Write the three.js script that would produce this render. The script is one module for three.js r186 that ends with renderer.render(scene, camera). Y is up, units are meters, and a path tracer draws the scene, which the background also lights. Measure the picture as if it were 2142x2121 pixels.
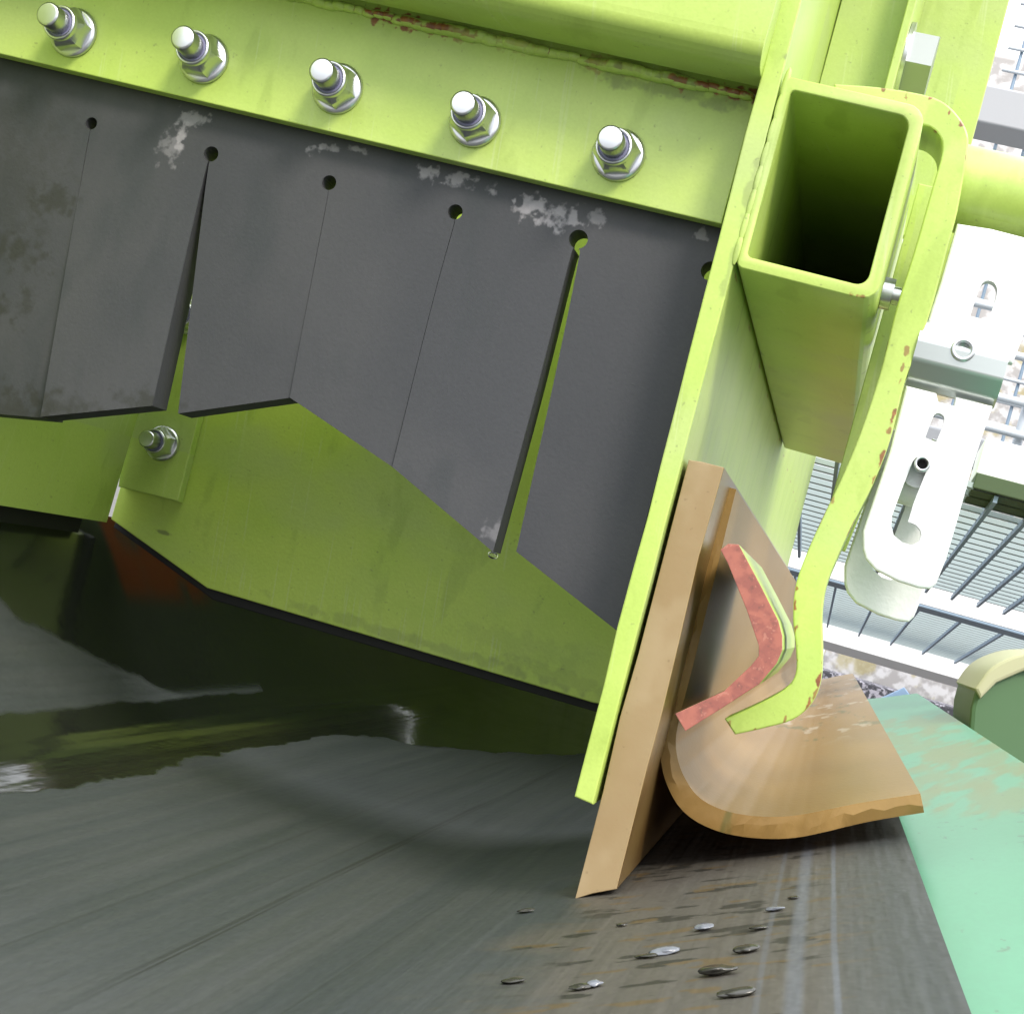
import * as THREE from 'three';
import { mergeGeometries, mergeVertices, toCreasedNormals } from 'three/addons/utils/BufferGeometryUtils.js';
import { RoundedBoxGeometry } from 'three/addons/geometries/RoundedBoxGeometry.js';

// ---------------------------------------------------------------- camera, sky, sun, exposure
// x runs across the conveyor (to the right), -z along its travel, y up; metres. The belt centre is x = 0.
const scene = new THREE.Scene();
const camera = new THREE.PerspectiveCamera(34.65, 1024 / 1013, 0.02, 200);
camera.position.set(0.3185, 0, 0.85);
camera.up.set(-0.2647, 0.9611, 0.0790);            // the photograph is tilted about 16 degrees
camera.lookAt(0.3185 - 0.2075, 0.0232, 0.85 - 0.978);

const renderer = new THREE.WebGLRenderer({ antialias: true });
renderer.toneMapping = THREE.LinearToneMapping;
renderer.toneMappingExposure = 2.35;
renderer.shadowMap.enabled = true;

// ---------------------------------------------------------------- noise
function rng(seed) { let s = seed >>> 0; return () => { s = (s + 0x6D2B79F5) | 0; let t = Math.imul(s ^ (s >>> 15), 1 | s); t = (t + Math.imul(t ^ (t >>> 7), 61 | t)) ^ t; return ((t ^ (t >>> 14)) >>> 0) / 4294967296; }; }
function hash2(ix, iy, k) { let h = Math.imul(ix, 374761393) + Math.imul(iy, 668265263) + Math.imul(k, 1274126177); h = Math.imul(h ^ (h >>> 13), 1274126177); return ((h ^ (h >>> 16)) >>> 0) / 4294967296; }
function vnoise(x, y, k = 0) {
  const ix = Math.floor(x), iy = Math.floor(y); let fx = x - ix, fy = y - iy;
  fx = fx * fx * (3 - 2 * fx); fy = fy * fy * (3 - 2 * fy);
  const a = hash2(ix, iy, k), b = hash2(ix + 1, iy, k), c = hash2(ix, iy + 1, k), d = hash2(ix + 1, iy + 1, k);
  return a + (b - a) * fx + (c - a) * fy + (a - b - c + d) * fx * fy;
}
function fbm(x, y, k = 0, o = 4) { let v = 0, a = 0.5, t = 0; for (let i = 0; i < o; i++) { v += a * vnoise(x, y, k + i * 17); t += a; a *= 0.5; x = x * 2.03 + 5.1; y = y * 2.03 + 3.7; } return v / t; }
const sstep = (a, b, x) => { const t = Math.min(1, Math.max(0, (x - a) / (b - a))); return t * t * (3 - 2 * t); };
const lerp = (a, b, t) => a + (b - a) * t;
const mix3 = (a, b, t) => [lerp(a[0], b[0], t), lerp(a[1], b[1], t), lerp(a[2], b[2], t)];
const toS = v => { v = Math.min(1, Math.max(0, v)); return Math.round(255 * (v <= 0.0031308 ? 12.92 * v : 1.055 * Math.pow(v, 1 / 2.4) - 0.055)); };

// overcast sky: pale, a little brighter overhead, soft cloud mottling
{
  const W = 256, H = 128, data = new Float32Array(W * H * 4);
  for (let j = 0; j < H; j++) for (let i = 0; i < W; i++) {
    const el = ((j + 0.5) / H - 0.5) * Math.PI, az = (i + 0.5) / W * Math.PI * 2, s = Math.max(0, Math.sin(el));
    const cl = 0.9 + 0.2 * fbm(Math.cos(az) * Math.cos(el) * 3 + 9, Math.sin(az) * Math.cos(el) * 3 + el * 4 + 9, 3, 4);
    const L = (0.40 + 0.90 * s) * cl * 1.30, o = (j * W + i) * 4;
    data[o] = L * 0.97; data[o + 1] = L; data[o + 2] = L * 1.05; data[o + 3] = 1;
  }
  const sky = new THREE.DataTexture(data, W, H, THREE.RGBAFormat, THREE.FloatType);
  sky.mapping = THREE.EquirectangularReflectionMapping; sky.magFilter = THREE.LinearFilter; sky.minFilter = THREE.LinearFilter; sky.needsUpdate = true;
  scene.background = sky; scene.environment = sky;
}
const sun = new THREE.DirectionalLight(0xfff4e4, 1.5);
sun.position.set(2.6, 4.2, 3.6); sun.target.position.set(0.2, 0, 0); scene.add(sun, sun.target);
sun.castShadow = true; sun.shadow.radius = 30; sun.shadow.mapSize.set(2048, 2048);
Object.assign(sun.shadow.camera, { left: -3, right: 3, top: 3, bottom: -3, near: 0.1, far: 20 });

// ---------------------------------------------------------------- materials
function tex(w, h, fn, srgb = true) {
  const d = new Uint8Array(w * h * 4);
  for (let j = 0; j < h; j++) for (let i = 0; i < w; i++) {
    const c = fn((i + 0.5) / w, (j + 0.5) / h), o = (j * w + i) * 4;
    if (srgb) { d[o] = toS(c[0]); d[o + 1] = toS(c[1]); d[o + 2] = toS(c[2]); } else { d[o] = d[o + 1] = d[o + 2] = 0; for (let q = 0; q < 3; q++) d[o + q] = Math.round(255 * Math.min(1, Math.max(0, c.length ? c[q] : c))); }
    d[o + 3] = 255;
  }
  const t = new THREE.DataTexture(d, w, h, THREE.RGBAFormat);
  t.magFilter = THREE.LinearFilter; t.minFilter = THREE.LinearMipmapLinearFilter; t.generateMipmaps = true;
  t.wrapS = t.wrapT = THREE.RepeatWrapping; if (srgb) t.colorSpace = THREE.SRGBColorSpace; t.needsUpdate = true; return t;
}
// a texture that covers the region [x0,y0]-[x1,y1] of a uv given in metres
function region(t, x0, y0, x1, y1) { t.repeat.set(1 / (x1 - x0), 1 / (y1 - y0)); t.offset.set(-x0 / (x1 - x0), -y0 / (y1 - y0)); return t; }
const LIME = [0.410, 0.535, 0.115], LIME_DK = [0.345, 0.480, 0.080], RUST = [0.13, 0.045, 0.018], GRIME = [0.10, 0.11, 0.05];
// painted steel: lime coat with faint orange-peel mottling, dirt specks and rust where it shows (blobs: x, y, rx, ry, strength)
function paintMap(x0, y0, x1, y1, N, seed, rust = [], grime = [], LA = LIME, LB = LIME_DK) {
  const t = tex(N, Math.round(N * (y1 - y0) / (x1 - x0)), (u, v) => {
    const x = lerp(x0, x1, u), y = lerp(y0, y1, v);
    let c = mix3(LA, LB, sstep(0.35, 0.75, fbm(x * 28, y * 28, seed, 5)) * 0.55);
    c = mix3(c, [0.36, 0.43, 0.20], sstep(0.45, 0.8, fbm(x * 9 + 3, y * 14, seed + 41, 5)) * 0.45);            // dust film in patches
    c = mix3(c, [0.24, 0.33, 0.05], sstep(0.62, 0.78, fbm(x * 60, y * 22, seed + 43, 5)) * 0.35);              // handling smears
    c = mix3(c, [0.50, 0.58, 0.30], sstep(0.70, 0.80, fbm(x * 700 + y * 90, y * 14 - x * 3, seed + 45, 2)) * sstep(0.5, 0.7, fbm(x * 25, y * 25, seed + 47, 2)) * 0.3);  // fine scratches
    const sp = fbm(x * 420, y * 420, seed + 5, 3); c = mix3(c, GRIME, sstep(0.80, 0.88, sp) * 0.4);
    const fine = fbm(x * 900, y * 900, seed + 9, 2); c = c.map(q => q * (0.96 + 0.08 * fine));
    for (const [bx, by, rx, ry, s] of grime) { const d = Math.hypot((x - bx) / rx, (y - by) / ry); if (d < 1.5) c = mix3(c, GRIME, s * sstep(0.15, 0.75, 1.15 - d + (fbm(x * 160, y * 160, seed + 31, 4) - 0.5) * 1.6)); }
    for (const [bx, by, rx, ry, s] of rust) { const d = Math.hypot((x - bx) / rx, (y - by) / ry); if (d < 1.7) { const k = sstep(0.25, 0.6, 1 - d * 0.75 + (fbm(x * 330, y * 330, seed + 77, 4) - 0.5) * 1.5); c = mix3(c, mix3(RUST, [0.30, 0.10, 0.03], fbm(x * 500, y * 500, 4, 2)), s * k); } }
    return c;
  });
  return region(t, x0, y0, x1, y1);
}
const orangePeel = region(tex(512, 512, (u, v) => { const q = fbm(u * 60, v * 60, 91, 3); return [q, q, q]; }, false), 0, 0, 0.12, 0.12);
function paint(map, rough = 0.42) { return new THREE.MeshPhysicalMaterial({ map, roughness: rough, bumpMap: orangePeel, bumpScale: 0.00007, clearcoat: 0.25, clearcoatRoughness: 0.35 }); }
const rnd0 = rng(7);

// weld line rust under the cross beam, chipped dust along the flange
const weldRust = []; for (let i = 0; i < 16; i++) { const x = -0.02 + i * 0.0155; weldRust.push([x, 0.2610 - rnd0() * 0.002, 0.008 + rnd0() * 0.006, 0.0035 + rnd0() * 0.003, [0, 1, 1, 1, 0.6, 0, 0.3, 0, 0, 0.5, 0.2, 0, 0.9, 1, 1, 1][i]]); }
const M = {};
M.front = paint(paintMap(-0.32, 0.15, 0.24, 0.33, 1400, 11, weldRust, [[0.16, 0.255, 0.05, 0.007, 0.5], [-0.17, 0.25, 0.05, 0.005, 0.35]]));
M.lime = paint(paintMap(0, 0, 0.3, 0.3, 700, 23));
M.back = paint(paintMap(-0.32, -0.14, 0.24, 0.42, 1024, 37, [], [[-0.175, -0.062, 0.010, 0.0018, 0.7], [0.11, -0.065, 0.06, 0.012, 0.12], [0.15, -0.08, 0.06, 0.008, 0.2], [0.03, -0.085, 0.12, 0.005, 0.25]], [0.43, 0.555, 0.085], [0.37, 0.51, 0.065]), 0.45);
const hookRust = [[0.3149, 0.1530], [0.3153, 0.1440], [0.3159, 0.1365], [0.3172, 0.1188], [0.3177, 0.1112], [0.3179, 0.0959], [0.3175, 0.0829], [0.3166, 0.0698], [0.3144, 0.0577], [0.3129, 0.0432], [0.2993, 0.0689], [0.2993, 0.0780], [0.2937, 0.0197], [0.2950, 0.0111], [0.2989, -0.0045], [0.3044, -0.0208], [0.3169, -0.0132], [0.3178, -0.0219], [0.3179, -0.0295], [0.3157, -0.0378], [0.3062, -0.0489], [0.2932, -0.0569], [0.2766, -0.0558], [0.2795, -0.0590], [0.2404, 0.2807], [0.2673, 0.2850], [0.2797, 0.2862], [0.2922, 0.2864], [0.3032, 0.2826], [0.3113, 0.2755], [0.3182, 0.2584]].map(([x, y], i) => [x, y, 0.0007 + 0.0013 * rnd0(), 0.0015 + 0.007 * rnd0() * rnd0(), 0.6 + 0.4 * rnd0()]);
M.hook = paint(paintMap(0.2, -0.16, 0.36, 0.30, 700, 41, hookRust));
M.wall = paint(paintMap(0.18, -0.14, 0.32, 0.36, 560, 53, [[0.2936, 0.1655, 0.012, 0.0018, 0.8]], [[0.222, 0.285, 0.006, 0.012, 0.7], [0.2195, 0.205, 0.003, 0.02, 0.35], [0.221, 0.165, 0.003, 0.018, 0.3]]));
M.zincDark = new THREE.MeshStandardMaterial({ color: new THREE.Color().setRGB(0.30, 0.32, 0.31), metalness: 0.9, roughness: 0.35 });
M.zinc = new THREE.MeshStandardMaterial({ color: 0xcfd1d4, metalness: 1, roughness: 0.3 });
M.zincDull = new THREE.MeshStandardMaterial({ color: new THREE.Color().setRGB(0.72, 0.73, 0.73), metalness: 0.25, roughness: 0.42, bumpMap: orangePeel, bumpScale: 0.0001 });
M.nylon = new THREE.MeshStandardMaterial({ color: new THREE.Color().setRGB(0.16, 0.16, 0.26), roughness: 0.45 });
M.black = new THREE.MeshStandardMaterial({ color: new THREE.Color().setRGB(0.012, 0.012, 0.012), roughness: 0.7 });
M.redEnd = new THREE.MeshStandardMaterial({ map: region(tex(512, 512, (u, v) => { const n = fbm(u * 18, v * 18, 5, 5), s = fbm(u * 70, v * 70, 15, 3); let c = mix3([0.34, 0.115, 0.085], [0.26, 0.085, 0.068], sstep(0.35, 0.7, n)); c = mix3(c, [0.12, 0.06, 0.05], sstep(0.60, 0.85, 0.5 * s + 0.5 * n) * 0.7); return mix3(c, [0.45, 0.20, 0.15], sstep(0.7, 0.82, fbm(u * 45, v * 45, 25, 3)) * 0.5); }), 0, 0, 0.08, 0.08), roughness: 0.75 });

// polyurethane: honey tan, cast marks and scratches
const puMap = region(tex(512, 512, (u, v) => {
  let c = mix3([0.42, 0.310, 0.165], [0.37, 0.258, 0.122], sstep(0.25, 0.8, fbm(u * 7, v * 7, 61, 4)));
  c = mix3(c, [0.50, 0.39, 0.23], sstep(0.55, 0.8, fbm(u * 14, v * 10, 63, 3)) * 0.4);
  return mix3(c, [0.18, 0.11, 0.05], sstep(0.80, 0.86, fbm(u * 90, v * 90, 65, 3)) * 0.4);
}), 0.19, -0.20, 0.49, 0.10);
const puBump = region(tex(512, 512, (u, v) => { const q = fbm(u * 40, v * 12, 71, 4); return [q, q, q]; }, false), 0, 0, 0.08, 0.08);
M.pu = new THREE.MeshPhysicalMaterial({ map: puMap, roughness: 0.38, transmission: 0.3, thickness: 0, bumpMap: orangePeel, bumpScale: 0.00004 });
// its moulded skin: darker, glossy amber
M.amber = new THREE.MeshPhysicalMaterial({ map: region(tex(512, 512, (u, v) => { let c = mix3([0.21, 0.125, 0.030], [0.16, 0.085, 0.016], sstep(0.3, 0.75, fbm(u * 9, v * 9, 81, 5))); return mix3(c, [0.40, 0.31, 0.20], sstep(0.62, 0.8, fbm(u * 8, v * 8, 83, 3)) * 0.3); }), 0, 0, 0.4, 0.4), roughness: 0.28, transmission: 0.25, thickness: 0 });
// the apron: drier, scuffed towards its free edge
M.apron = new THREE.MeshPhysicalMaterial({ map: region(tex(1024, 1024, (u, v) => {
  const x = u * 0.5, z = -2.6 + v * 2.6;                                         // uv: metres along the profile, metres along the conveyor
  let c = mix3([0.345, 0.215, 0.072], [0.275, 0.160, 0.044], sstep(0.25, 0.8, fbm(x * 14, z * 3, 161, 3)));
  c = mix3(c, [0.26, 0.175, 0.075], sstep(0.45, 0.8, fbm(x * 20, z * 5, 163, 3)) * 0.4);
  const scuff = sstep(0.62, 0.72, fbm(x * 60, z * 12, 165, 4)) * sstep(0.17, 0.20, x) * sstep(-0.55, -0.8, z) * sstep(0.42, 0.5, fbm(x * 25, z * 25, 167, 3));
  c = mix3(c, [0.50, 0.43, 0.33], scuff * 0.7);
  c = mix3(c, [0.10, 0.11, 0.03], sstep(0.64, 0.72, fbm(x * 60 + 9, z * 10, 169, 4)) * sstep(0.15, 0.2, x) * sstep(-0.5, -0.7, z) * 0.7);
  return c.map(q => q * (0.96 + 0.08 * fbm(x * 300, z * 150, 67, 3)));
}), 0, -2.6, 0.5, 0), roughness: 0.4, specularIntensity: 0.4, transmission: 0.3, thickness: 0, bumpMap: orangePeel, bumpScale: 0.0001 });

// ---------------------------------------------------------------- helpers
const taken = {};
function numbered(n) { if (!(n in taken)) { taken[n] = 0; return n; } taken[n]++; return n + '_' + String(taken[n]).padStart(3, '0'); }
function tag(o, label, category, group) { o.userData.label = label; o.userData.category = category; if (group) o.userData.group = group; return o; }
function thing(name, label, category, group) { const g = new THREE.Group(); g.name = numbered(name); scene.add(g); return tag(g, label, category, group); }
function mesh(name, geo, mat, parent = scene) { const m = new THREE.Mesh(geo, mat); m.name = parent === scene ? numbered(name) : name; m.castShadow = m.receiveShadow = true; parent.add(m); return m; }
// uv in metres, from the axis each face points along
function uvMetres(g) {
  if (g.index) g = g.toNonIndexed();
  const p = g.attributes.position, uv = new Float32Array(p.count * 2), a = new THREE.Vector3(), b = new THREE.Vector3(), c = new THREE.Vector3();
  for (let i = 0; i < p.count; i += 3) {
    a.fromBufferAttribute(p, i); b.fromBufferAttribute(p, i + 1); c.fromBufferAttribute(p, i + 2);
    const n = b.clone().sub(a).cross(c.clone().sub(a)); const ax = Math.abs(n.x), ay = Math.abs(n.y), az = Math.abs(n.z);
    [a, b, c].forEach((q, k) => { const o = (i + k) * 2; if (az >= ax && az >= ay) { uv[o] = q.x; uv[o + 1] = q.y; } else if (ax >= ay) { uv[o] = q.z; uv[o + 1] = q.y; } else { uv[o] = q.x; uv[o + 1] = q.z; } });
  }
  g.setAttribute('uv', new THREE.BufferAttribute(uv, 2)); return g;
}
// an outline in the x-y plane, extruded from z0 (near) back to z1, edges broken by a bevel
function prism(outline, zNear, zFar, bevel = 0.0006, holes = [], seg = 2) {
  const s = new THREE.Shape(outline.map(([x, y]) => new THREE.Vector2(x, y)));
  for (const h of holes) s.holes.push(new THREE.Path(h.map(([x, y]) => new THREE.Vector2(x, y))));
  const g = new THREE.ExtrudeGeometry(s, { depth: zNear - zFar - 2 * bevel, bevelEnabled: bevel > 0, bevelSize: bevel, bevelThickness: bevel, bevelOffset: -bevel, bevelSegments: seg, curveSegments: 16, steps: 1 });
  g.translate(0, 0, zFar + bevel); g.deleteAttribute('normal');
  return uvMetres(toCreasedNormals(g, 0.38));
}
function box(x0, x1, y0, y1, z0, z1, r = 0.001) { const g = new RoundedBoxGeometry(x1 - x0, y1 - y0, z1 - z0, 2, r); g.translate((x0 + x1) / 2, (y0 + y1) / 2, (z0 + z1) / 2); return uvMetres(g); }
function cyl(r0, r1, len, axis, [x, y, z], seg = 28) { const g = new THREE.CylinderGeometry(r1, r0, len, seg); if (axis === 'x') g.rotateZ(-Math.PI / 2); if (axis === 'z') g.rotateX(Math.PI / 2); g.translate(x, y, z); return g; }
function lathe(profile, axis, [x, y, z], seg = 40) { const g = new THREE.LatheGeometry(profile.map(([r, h]) => new THREE.Vector2(r, h)), seg); if (axis === 'z') g.rotateX(Math.PI / 2); if (axis === 'x') g.rotateZ(-Math.PI / 2); g.translate(x, y, z); return g; }
// smooth an open run of points
function spline(pts, n) { return new THREE.CatmullRomCurve3(pts.map(([x, y]) => new THREE.Vector3(x, y, 0)), false, 'centripetal').getPoints(n).map(p => [p.x, p.y]); }
// a band of given half-thickness about a centre line
function band(center, half) {
  const L = [], R = [], n = center.length;
  center.forEach(([x, y], i) => { const [ax, ay] = center[Math.max(0, i - 1)], [bx, by] = center[Math.min(n - 1, i + 1)]; const l = Math.hypot(bx - ax, by - ay), h = half(i / (n - 1)); const nx = -(by - ay) / l * h, ny = (bx - ax) / l * h; L.push([x + nx, y + ny]); R.push([x - nx, y - ny]); });
  return L.concat(R.reverse());
}

// ---------------------------------------------------------------- ground
{
  const m = new THREE.MeshStandardMaterial({ map: region(tex(512, 512, (u, v) => { const n = fbm(u * 6, v * 6, 3, 5), s = fbm(u * 60, v * 60, 8, 3); return mix3([0.105, 0.10, 0.092], [0.065, 0.063, 0.058], n).map(q => q * (0.75 + 0.5 * s)); }), 0, 0, 3, 3), roughness: 0.9 });
  const g = new THREE.PlaneGeometry(160, 160); g.rotateX(-Math.PI / 2); const p = g.attributes.position, uv = g.attributes.uv; for (let i = 0; i < p.count; i++) uv.setXY(i, p.getX(i), p.getZ(i));
  const o = mesh('ground', g, m); o.position.y = -1.6; o.userData.kind = 'structure'; tag(o, 'dark gravelled yard far below the conveyor', 'ground');
}

// ---------------------------------------------------------------- conveyor belt
const beltProfile = spline([[-0.236, -0.064], [-0.2135, -0.092], [-0.168, -0.150], [-0.118, -0.192], [-0.05, -0.204], [0.05, -0.206], [0.13, -0.1985], [0.2321, -0.1600], [0.31, -0.125], [0.383, -0.0905]], 90);
const beltAt = x => { for (let i = 1; i < beltProfile.length; i++) if (beltProfile[i][0] >= x) { const a = beltProfile[i - 1], b = beltProfile[i]; return lerp(a[1], b[1], (x - a[0]) / (b[0] - a[0])); } return beltProfile.at(-1)[1]; };
{
  // uv: u = x across, v = z along. Wet where water lies, dusty and streaked along the travel elsewhere, muddy on the right wing.
  const X0 = -0.34, X1 = 0.39, Z0 = -1.3, Z1 = 0.7;
  const wetAt = (x, z) => {
    const n = (fbm(x * 30, z * 18, 201, 5) - 0.5), e = n * 0.03 + (vnoise(z * 70, 3, 9) - 0.5) * 0.004;
    const strip = sstep(0.004, 0, Math.abs(x + 0.104 + e * 0.3) - 0.030 + e * 0.5);        // the stripe where water runs
    const edge = x < -0.08 ? -0.50 : x < 0.03 ? lerp(-0.54, -0.80, (x + 0.08) / 0.11) : lerp(-0.80, -1.0, (x - 0.03) / 0.06);
    const far = sstep(0.010, -0.010, z - edge + e * 2.5);
    const lf = sstep(-0.135, -0.145, x);                                                   // a dry patch on the left wing
    return Math.min(1, Math.max(strip, far, lf * sstep(0.012, -0.012, z + 0.19 + (x + 0.17) * 4.2 + e * 2)));
  };
  const grooves = [[-0.24, 0], [0.0905, 0.0016], [0.0935, 0.0009], [0.075, 0.0008], [0.043, 0.0012], [0.165, 0.0008], [0.196, 0.0007]];
  const col = tex(2048, 2048, (u, v) => {
    const x = lerp(X0, X1, u), z = lerp(Z0, Z1, v), w = wetAt(x, z);
    const streak = fbm(x * 130, z * 2.2, 211, 5), broad = fbm(x * 16, z * 3, 213, 4), fine = fbm(x * 600, z * 220, 215, 2);
    let c = mix3([0.027, 0.033, 0.034], [0.044, 0.048, 0.047], sstep(0.2, 0.8, 0.5 * streak + 0.5 * broad));
    const mud = sstep(0.215, 0.25, x + (fbm(x * 20, z * 20, 217, 4) - 0.5) * 0.06) * sstep(0.375, 0.335, x + (streak - 0.5) * 0.03);
    c = mix3(c, mix3([0.054, 0.048, 0.038], [0.076, 0.068, 0.055], streak), mud * 0.85);
    c = mix3(c, [0.016, 0.015, 0.011], mud * sstep(0.64, 0.70, fbm(x * 48, z * 90, 219, 4)));
    c = mix3(c, [0.075, 0.05, 0.018], mud * sstep(0.68, 0.72, fbm(x * 55 + 7, z * 110, 221, 3)) * 0.8);
    for (const [gx, gw] of grooves) if (gw && x < 0.2) c = mix3(c, [0.014, 0.015, 0.013], sstep(gw, gw * 0.4, Math.abs(x - gx - (vnoise(z * 6, gx * 99, 5) - 0.5) * 0.0016)) * sstep(0.35, 0.7, vnoise(z * 6, gx * 50, 6)) * (gx > 0.08 && gx < 0.095 ? 0.8 : 0.35));
    for (const [gx, gw, k] of [[0.3365, 0.0040, 0.9], [0.3490, 0.0015, 1], [0.326, 0.0015, 0.6]]) c = mix3(c, [0.082, 0.090, 0.104], k * sstep(gw, gw * 0.3, Math.abs(x - gx - (vnoise(z * 5, 7, 8) - 0.5) * 0.002)) * (0.55 + 0.45 * streak));
    c = c.map(q => q * (0.88 + 0.24 * fine));
    c = mix3(c, [0.012, 0.014, 0.009], w * 0.9);
    return mix3(c, [0.045, 0.013, 0.006], sstep(0.3, 0.7, fbm(x * 40, z * 40, 251, 4) + 0.25) * sstep(-0.188, -0.203, x) * sstep(-0.295, -0.31, z) * sstep(-0.50, -0.44, z));
  });
  const rough = tex(1024, 1024, (u, v) => { const x = lerp(X0, X1, u), z = lerp(Z0, Z1, v), w = wetAt(x, z); const r = lerp(0.50 + 0.2 * fbm(x * 90, z * 4, 231, 3), 0.07 + 0.10 * fbm(x * 40, z * 25, 233, 3), w); return [0, r, 0]; }, false);
  const bump = tex(1024, 1024, (u, v) => { const x = lerp(X0, X1, u), z = lerp(Z0, Z1, v), w = wetAt(x, z); const b = 0.5 + (fbm(x * 200, z * 6, 241, 4) - 0.5) * (1 - 0.8 * w) + (fbm(x * 300, z * 120, 243, 3) - 0.5) * 0.5 * (1 - 0.8 * w); return [b, b, b]; }, false);
  for (const t of [col, rough, bump]) { region(t, X0, Z0, X1, Z1); t.wrapS = t.wrapT = THREE.MirroredRepeatWrapping; }
  M.belt = new THREE.MeshPhysicalMaterial({ map: col, roughnessMap: rough, roughness: 1, bumpMap: bump, bumpScale: 0.0007 });
  const nz = 60, zA = 1.3, zB = -3.2, pos = [], uv = [], idx = [], n = beltProfile.length;
  const top = beltProfile, T = 0.012;
  const ring = top.concat(top.map(([x, y]) => [x, y - T]).reverse()), m = ring.length;
  for (let k = 0; k <= nz; k++) { const z = lerp(zA, zB, k / nz); ring.forEach(([x, y]) => { pos.push(x, y + 0.0015 * (vnoise(z * 3, x * 4, 77) - 0.5), z); uv.push(x, z); }); }
  for (let k = 0; k < nz; k++) for (let i = 0; i < m; i++) { const j = (i + 1) % m, a = k * m + i, b = k * m + j, c = a + m, d = b + m; idx.push(a, b, c, b, d, c); }
  let g = new THREE.BufferGeometry(); g.setAttribute('position', new THREE.Float32BufferAttribute(pos, 3)); g.setAttribute('uv', new THREE.Float32BufferAttribute(uv, 2)); g.setIndex(idx); 
  g = toCreasedNormals(g, 0.7);
  tag(mesh('conveyor_belt', g, M.belt), 'dark grey rubber conveyor belt, troughed and streaked, wet under the chute', 'conveyor belt');
}

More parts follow.
